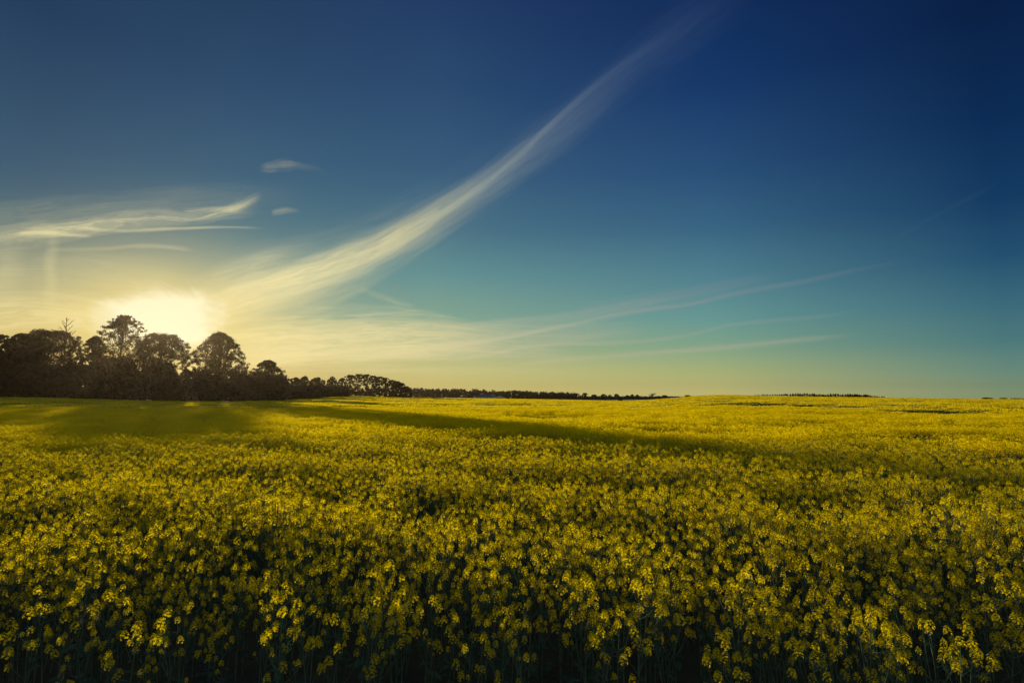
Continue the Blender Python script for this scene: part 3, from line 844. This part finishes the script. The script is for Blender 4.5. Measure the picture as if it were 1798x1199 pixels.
# bare dead tree
def bare_tree(name, px, top, half, dist, label, seed, base=None, spread=.55, levels=4, first=.35, cat='tree'):
    rng_ = random.Random(seed); x, y, z = at_px(px, dist)
    if base is not None: z = z_px(px, base, dist)
    H = z_px(px, top, dist) - z; g = Geo(); gt = Geo()
    def grow(gg, p, d, L, r, lv):
        pts = [p]; q = p
        for i in range(3):
            d = (d + Vector((rng_.gauss(0, .12), rng_.gauss(0, .12), rng_.gauss(.05, .08)))).normalized(); q = q + d * (L / 3); pts.append(q)
        tube(gg, pts, [r, r * .8, r * .62, r * .42], 5 if lv < 2 else 3)
        if lv >= levels: return
        for i in range(5 if lv == 0 else 4):
            b = pts[rng_.choice((1, 2, 3))] if lv else pts[rng_.choice((2, 3))]
            a = rng_.uniform(0, 6.28); s = rng_.uniform(spread * .6, spread * 1.3)
            nd = (d + Vector((math.cos(a) * s, math.sin(a) * s, rng_.uniform(-.05, .3)))).normalized()
            grow(g, b, nd, L * rng_.uniform(.5, .72), max(r * .6, .045), lv + 1)
    tr = Geo(); grow(tr, Vector((0, 0, -.2)), Vector((0, 0, 1)), H * first, max(.12, H * .016), 0)
    # normalise total height and width
    zz = max(np.concatenate(g.v)[:, 2].max(), .1); k = H / zz
    ww = np.abs(np.concatenate(g.v)[:, :2]).max(); kw = (half / slant(px) * dist * K) / ww
    for gg in (g, tr):
        for i in range(len(gg.v)): gg.v[i] = gg.v[i] * np.array([kw, kw, k])
    root = bpy.data.objects.new(name, None); COL.objects.link(root); root.location = (x, y, z)
    link("trunk", tr.mesh("trunk", [M_BARK], True), root); link("branches", g.mesh("branches", [M_BARK]), root)
    tag(root, label, cat)
def leader_tree(name, px, top, half, dist, label, seed):
    rng_ = random.Random(seed); x, y, z = at_px(px, dist); H = z_px(px, top, dist) - z; Wd = half / slant(px) * dist * K
    tr, g = Geo(), Geo()
    P = [Vector((math.sin(t * 5) * .15, math.cos(t * 4) * .1, H * t)) for t in (0, .3, .5, .65, .8, .9, 1.0)]
    tube(tr, P, [.36, .29, .23, .18, .13, .1, .05], 6)
    n = 20
    for i in range(n):
        t = .56 + .42 * i / n; b = P[0].lerp(P[-1], t); a = i * 2.4 + rng_.uniform(-.4, .4); L = Wd * (1.18 - .95 * ((t - .56) / .44)) * rng_.uniform(.75, 1.1)
        d = Vector((math.cos(a), math.sin(a) * .8, rng_.uniform(.75, 1.1))); e1 = b + d * L * .5; e2 = b + Vector((d.x * .95, d.y * .95, d.z * 1.05)) * L
        tube(g, [b, e1, e2], [.09, .07, .035], 4)
        for k in range(4):
            q = b.lerp(e2, rng_.uniform(.35, .9)); a2 = a + rng_.uniform(-1.1, 1.1)
            tube(g, [q, q + Vector((math.cos(a2), math.sin(a2), rng_.uniform(.5, 1.3))) * L * rng_.uniform(.18, .36)], [.05, .028], 3)
    root = bpy.data.objects.new(name, None); COL.objects.link(root); root.location = (x, y, z)
    link("trunk", tr.mesh("trunk", [M_BARK], True), root); link("branches", g.mesh("branches", [M_BARK]), root)
    tag(root, label, 'tree')
leader_tree('bare_tree', 108, 557, 21, 158, 'bare leafless tree sticking up above the dark grove at the left', 5)

# thicket under and behind the grove
def thicket(name, spans, label, cat, mats, leaf, dens, seed, cl=1.0, kind='stuff'):
    """spans: (px0, px1, base distance, depth, top px at start, top px at end)"""
    rng = np.random.default_rng(seed); g = Geo()
    for p0, p1, dist, depth, t0, t1, in spans:
        n = int((p1 - p0) / 999 * dist * dens)
        for k in range(n):
            u = rng.random(); px = p0 + (p1 - p0) * u; d = dist + rng.uniform(0, depth)
            x, y, z = at_px(px, d); hmax = max(z_px(px, t0 + (t1 - t0) * u, d) - z, 1.0) * rng.uniform(.82, 1.06)
            hz_ = hmax * rng.random() ** .9
            s = cl * K * rng.uniform(.6, 1.3); m = int(60 * rng.uniform(.7, 1.2))
            D = rng.normal(size=(m, 3)); D /= np.linalg.norm(D, axis=1, keepdims=True)
            P = np.array([x, y, z + hz_]) + D * s * rng.random((m, 1)) ** .45 * np.array([1, 1, .8])
            P[:, 2] = np.maximum(P[:, 2], z)
            quads(g, P, D + rng.normal(0, .7, (m, 3)), 1.35 * leaf * rng.uniform(.6, 1.3, m), rng, int(rng.integers(0, len(mats))) if rng.random() < .4 else 0)
    o = link(name, g.mesh(name, mats)); tag(o, label, cat, kind=kind); return o
thicket('undergrowth', [(-140, 60, 146, 9, 618, 618), (60, 150, 147, 8, 640, 640), (150, 300, 146, 9, 622, 640), (300, 345, 146, 6, 660, 660), (345, 430, 127, 12, 650, 655), (425, 500, 150, 10, 650, 664), (490, 560, 172, 10, 676, 678), (550, 610, 205, 30, 676, 678)],
        'dark tangled undergrowth filling the foot of the grove behind the field edge', 'undergrowth', [M_FOL_PINE, M_FOL_OAK, M_FOL_BROWN], .5, 24, 3, 1.15)
thicket('scrub', [(596, 722, 286, 14, 677, 682)], 'low dark scrub among the trunks of the flat-topped pines', 'scrub', [M_FOL_OAK, M_FOL_BROWN], .6, 9, 4, 1.0)

# flat-topped pines past the low row
ORD = ['leftmost', 'second', 'third', 'fourth', 'fifth', 'sixth', 'seventh', 'eighth', 'ninth', 'rightmost and lowest']
for i, (px, top, half, dist) in enumerate(((614, 658, 13, 288), (628, 656.5, 13, 296), (643, 657, 12, 291), (655, 659.5, 11, 300), (666, 661, 11, 294),
                                            (677, 663, 10, 302), (687, 667, 10, 297), (696, 669, 9, 304), (704, 672, 9, 300), (712, 678, 8, 306))):
    lb = ('flat-topped pine with a bare trunk, %s from the left in its clump' % ORD[i]) if 0 < i < 9 else ('flat-topped pine with a bare trunk, %s in its clump' % ORD[i])
    tree('umbrella_pine', px, top, half, dist, 'umbrella', lb, 'pine tree', 'flat-topped pines', nclump=36, per=80, leaf=.4, cl=.8, trunk_r=.3, gaps=.4)

# far woodland belt
thicket('woodland', [(712, 840, 640, 70, 682, 685), (830, 940, 640, 70, 685, 688), (930, 1012, 620, 60, 688, 691), (1008, 1160, 760, 30, 697, 697), (1150, 1215, 800, 30, 697, 697.5)],
        'long low belt of dark woodland along the far side of the field', 'woodland', [M_FOL_OAK, M_FOL_BROWN, M_FOL_PINE], 1.0, 12, 8, 1.8)

# paddock trees
PT_ = [(1013, 690.5, 7, 600, 'leftmost tree in the paddock, joining the end of the far woodland', 'oak'),
       (1027, 689.5, 7, 590, 'rounded paddock tree next to the end of the far woodland', 'round'),
       (1044, 692.5, 6.5, 470, 'bushy dark tree standing at the field edge, left of its taller twin', 'round'),
       (1060, 692.0, 7, 465, 'widest bushy dark tree at the far field edge', 'round'),
       (1071, 693, 4, 500, 'narrow tree behind the widest bushy one at the far field edge', 'round'),
       (1083, 691.5, 5.5, 480, 'leaning-crowned paddock tree above the little round bush', 'oak'),
       (1089, 701.0, 3.6, 455, 'little round bush low on the field edge', 'round'),
       (1101, 694, 4.5, 520, 'slim open paddock tree, first of a close trio', 'oak'),
       (1110, 692.6, 4, 500, 'tallest paddock tree of the close trio', 'oak'),
       (1119, 693, 3.6, 540, 'small high-crowned tree, last of the close trio', 'oak'),
       (1133, 696.5, 5, 620, 'low scrubby tree left of the large round bare-crowned tree', 'round'),
       (1156, 696, 4, 600, 'low dark tree right of the large round bare-crowned tree', 'round'),
       (1167, 694, 7.5, 470, 'dense dark rounded tree where the hill starts to rise', 'round'),
       (1181, 697.5, 3, 600, 'tiny dark tree just right of the dense rounded one on the slope', 'round'),
       (1207, 694.0, 5, 420, 'flat round tree peeping over the rising hill', 'dome'),
       (1200, 696.5, 3, 430, 'low bush touching the flat round tree on the hill line', 'round'),
       (1218, 695.0, 2.0, 400, 'last tiny bush on the hill line right of the flat round tree', 'round')]
for px, top, half, dist, lb, st in PT_:
    base = {1089: 704.5}.get(px, None)
    tree('paddock_tree', px, top, half, dist, st, lb, group='paddock trees beyond the field', mat=M_FOL_OAK, nclump=26, per=70, leaf=.6, base=base if base else (703 if px < 1075 and px > 1035 else None))
bare_tree('round_bare_tree', 1145, 689.2, 9, 560, 'large round bare-crowned tree with fine twigs in the far paddock', 9, first=.28, spread=.8, levels=4)

# row of small trees on the right-hand hill
rr_ = random.Random(4)
mset = []
for k in range(5):
    tmh, crh = tree_meshes(5.0, 1.25, 'poplar' if k < 3 else 'round', 900 + k, leaf=.4, nclump=16, per=50, cl=.7)
    mset.append((tmh, crh.mesh("crown", [M_FOL_OAK])))
row = []
px = 1326.0
while px < 1554: row.append(px); px += rr_.uniform(3.2, 4.9)
for i, px in enumerate(row):
    dist = 335 + rr_.uniform(-3, 3)
    kx, ky, kz = at_px(px, dist)
    skl = float(np.interp(px, sx, sy)); top = skl - (1.6 + 3.4 * min(1, (px - 1320) / 60) ) * rr_.uniform(.8, 1.25)
    if px > 1530: top = skl - 2.6 * rr_.uniform(.6, 1.2)
    zt = z_px(px, top, dist); s = (zt - kz) / 5.0
    tme, cme = mset[rr_.choice((0, 1, 2, 2, 3) if px < 1500 else (3, 4, 4))]
    root = bpy.data.objects.new('small_tree', None); COL.objects.link(root); root.location = (kx, ky, kz)
    root.scale = (max(s, .5) * rr_.uniform(.9, 1.2),) * 2 + (s,); root.rotation_euler = (0, 0, rr_.uniform(0, 6.28))
    link("trunk", tme, root); link("crown", cme, root)
    tag(root, 'small dark tree in the long row along the top of the hill at the right', 'tree', 'row of small trees on the hill')
for i, (px, half, lb) in enumerate(((1733, 8, 'first small dark tree on the horizon near the right edge'), (1762, 6, 'low dark bush on the horizon between two others near the right edge'),
                                    (1787, 12, 'long low dark tree on the horizon at the right edge'))):
    tree('horizon_tree', px, 698.4 + i * .6, half, 360, 'dome', lb, group='trees on the right horizon', mat=M_FOL_OAK, nclump=26, per=60, leaf=.5)

# ------------------------------------------------------------------ farmhouse and shed
M_WALL = mat_solid("white_render", (0.62, 0.60, 0.55), (0.52, 0.50, 0.46), .8, .8)
M_ROOF = mat_solid("grey_sheet_roof", (0.075, 0.085, 0.105), (0.055, 0.062, 0.08), .6, .5)
M_BRICKC = mat_solid("chimney_brick", (0.50, 0.42, 0.34), (0.40, 0.32, 0.25), 2, .9)
M_GLASS = mat_solid("dark_window", (0.03, 0.035, 0.04), (0.02, 0.025, 0.03), 1, .15)
def box(g, x0, x1, y0, y1, z0, z1, mi=0):
    V = [(x, y, z) for z in (z0, z1) for y in (y0, y1) for x in (x0, x1)]
    g.add(V, [(0, 2, 3, 1), (4, 5, 7, 6), (0, 1, 5, 4), (2, 6, 7, 3), (0, 4, 6, 2), (1, 3, 7, 5)], mi)
def bpart(name, g, m, par, label=None):
    o = link(name, g.mesh(name, [m]), par)
    if label: o['label'] = label
    return o
def house():
    px, dist = 852, 480
    x, y, z = at_px(px, dist); z = z_px(px, 702.5, dist)
    root = bpy.data.objects.new('farmhouse', None); COL.objects.link(root); root.location = (x, y, z); root.rotation_euler = (0, 0, R(-8)); root.scale = (K, K, K)
    g = Geo(); box(g, -7.2, 7.2, -4, 4, -1, 2.9); bpart('wall', g, M_WALL, root)
    g = Geo(); e = .6
    g.add([(-7.2 - e, -4 - e, 2.9), (7.2 + e, -4 - e, 2.9), (7.2 + e, 4 + e, 2.9), (-7.2 - e, 4 + e, 2.9), (-2.6, 0, 5.3), (2.6, 0, 5.3)],
          [(0, 1, 5, 4), (2, 3, 4, 5)], 0); n0 = g.n
    g.add([(-7.2 - e, 4 + e, 2.9), (-7.2 - e, -4 - e, 2.9), (-2.6, 0, 5.3), (7.2 + e, -4 - e, 2.9), (7.2 + e, 4 + e, 2.9), (2.6, 0, 5.3)], [(0, 1, 2), (3, 4, 5)], 0)
    g.add([(-7.8, -4.6, 2.88), (7.8, -4.6, 2.88), (7.8, 4.6, 2.88), (-7.8, 4.6, 2.88)], [(3, 2, 1, 0)], 0)
    rf = bpart('roof', g, M_ROOF, root)
    for cx, ch in ((-4.2, 5.6), (7.9, 4.4)):
        g = Geo(); box(g, cx - .4, cx + .4, -.4, .4, 2.6, ch); box(g, cx - .5, cx + .5, -.5, .5, ch, ch + .15); bpart('chimney', g, M_BRICKC, rf)
    for wx in (-5.4, -2.9, 2.4, 5.2):
        g = Geo(); box(g, wx - .6, wx + .6, -4.06, -3.98, .9, 2.2); bpart('window', g, M_GLASS, root)
    g = Geo(); box(g, -.5, .5, -4.06, -3.98, -.2, 2.1); bpart('door', g, M_GLASS, root)
    g = Geo(); box(g, -9.6, -7.21, -2.6, 2.2, -1, 3.2); box(g, -9.8, -7.22, -2.8, 2.4, 3.2, 3.4); bpart('annex', g, M_WALL, root, 'white lean-to end of the farmhouse')
    tag(root, 'low white farmhouse with grey hipped roof at the far field edge', 'house')
    px, dist = 878, 486
    x, y, z = at_px(px, dist); z = z_px(px, 702.5, dist)
    root = bpy.data.objects.new('shed', None); COL.objects.link(root); root.location = (x, y, z); root.rotation_euler = (0, 0, R(4)); root.scale = (K, K, K)
    g = Geo(); box(g, -4.5, 4.5, -4, 4, -1, 2.2)
    g.add([(-4.5, -4, 2.2), (4.5, -4, 2.2), (0, -4, 3.9), (-4.5, 4, 2.2), (4.5, 4, 2.2), (0, 4, 3.9)], [(0, 1, 2), (4, 3, 5)]); bpart('wall', g, M_WALL, root)
    g = Geo()
    for s in (-1, 1):
        A = [(s * 5.0, -4.4, 2.05), (s * 5.0, 4.4, 2.05), (0, 4.4, 4.0), (0, -4.4, 4.0)]
        B = [(p[0], p[1], p[2] + .14) for p in A]
        g.add(A + B, [(0, 1, 2, 3), (7, 6, 5, 4), (0, 3, 7, 4), (1, 5, 6, 2), (0, 4, 5, 1)])
    bpart('roof', g, M_ROOF, root)
    g = Geo(); box(g, -1.6, 1.6, -4.06, -3.98, -.5, 2.0); bpart('door', g, M_GLASS, root)
    tag(root, 'pale gabled shed just right of the white farmhouse', 'shed')
house()

# ------------------------------------------------------------------ added haze: scatters a warm veil over the trees near the sun
HZ = Geo(); box(HZ, -1450, 1450, -1450, 1450, -14, 36)
hm = bpy.data.materials.new("sun_veil_haze"); hm.use_nodes = True; hm.node_tree.nodes.clear()
pv = hm.node_tree.nodes.new('ShaderNodeVolumePrincipled'); ho = hm.node_tree.nodes.new('ShaderNodeOutputMaterial')
hm.node_tree.links.new(pv.outputs[0], ho.inputs['Volume'])
pv.inputs['Color'].default_value = (0.12, 0.092, 0.055, 1); pv.inputs['Density'].default_value = 0.00018; pv.inputs['Anisotropy'].default_value = 0.85
tag(link("haze", HZ.mesh("haze", [hm])), 'thin golden haze added over the field and trees for a warm veil of sun glow', 'haze', kind='stuff')
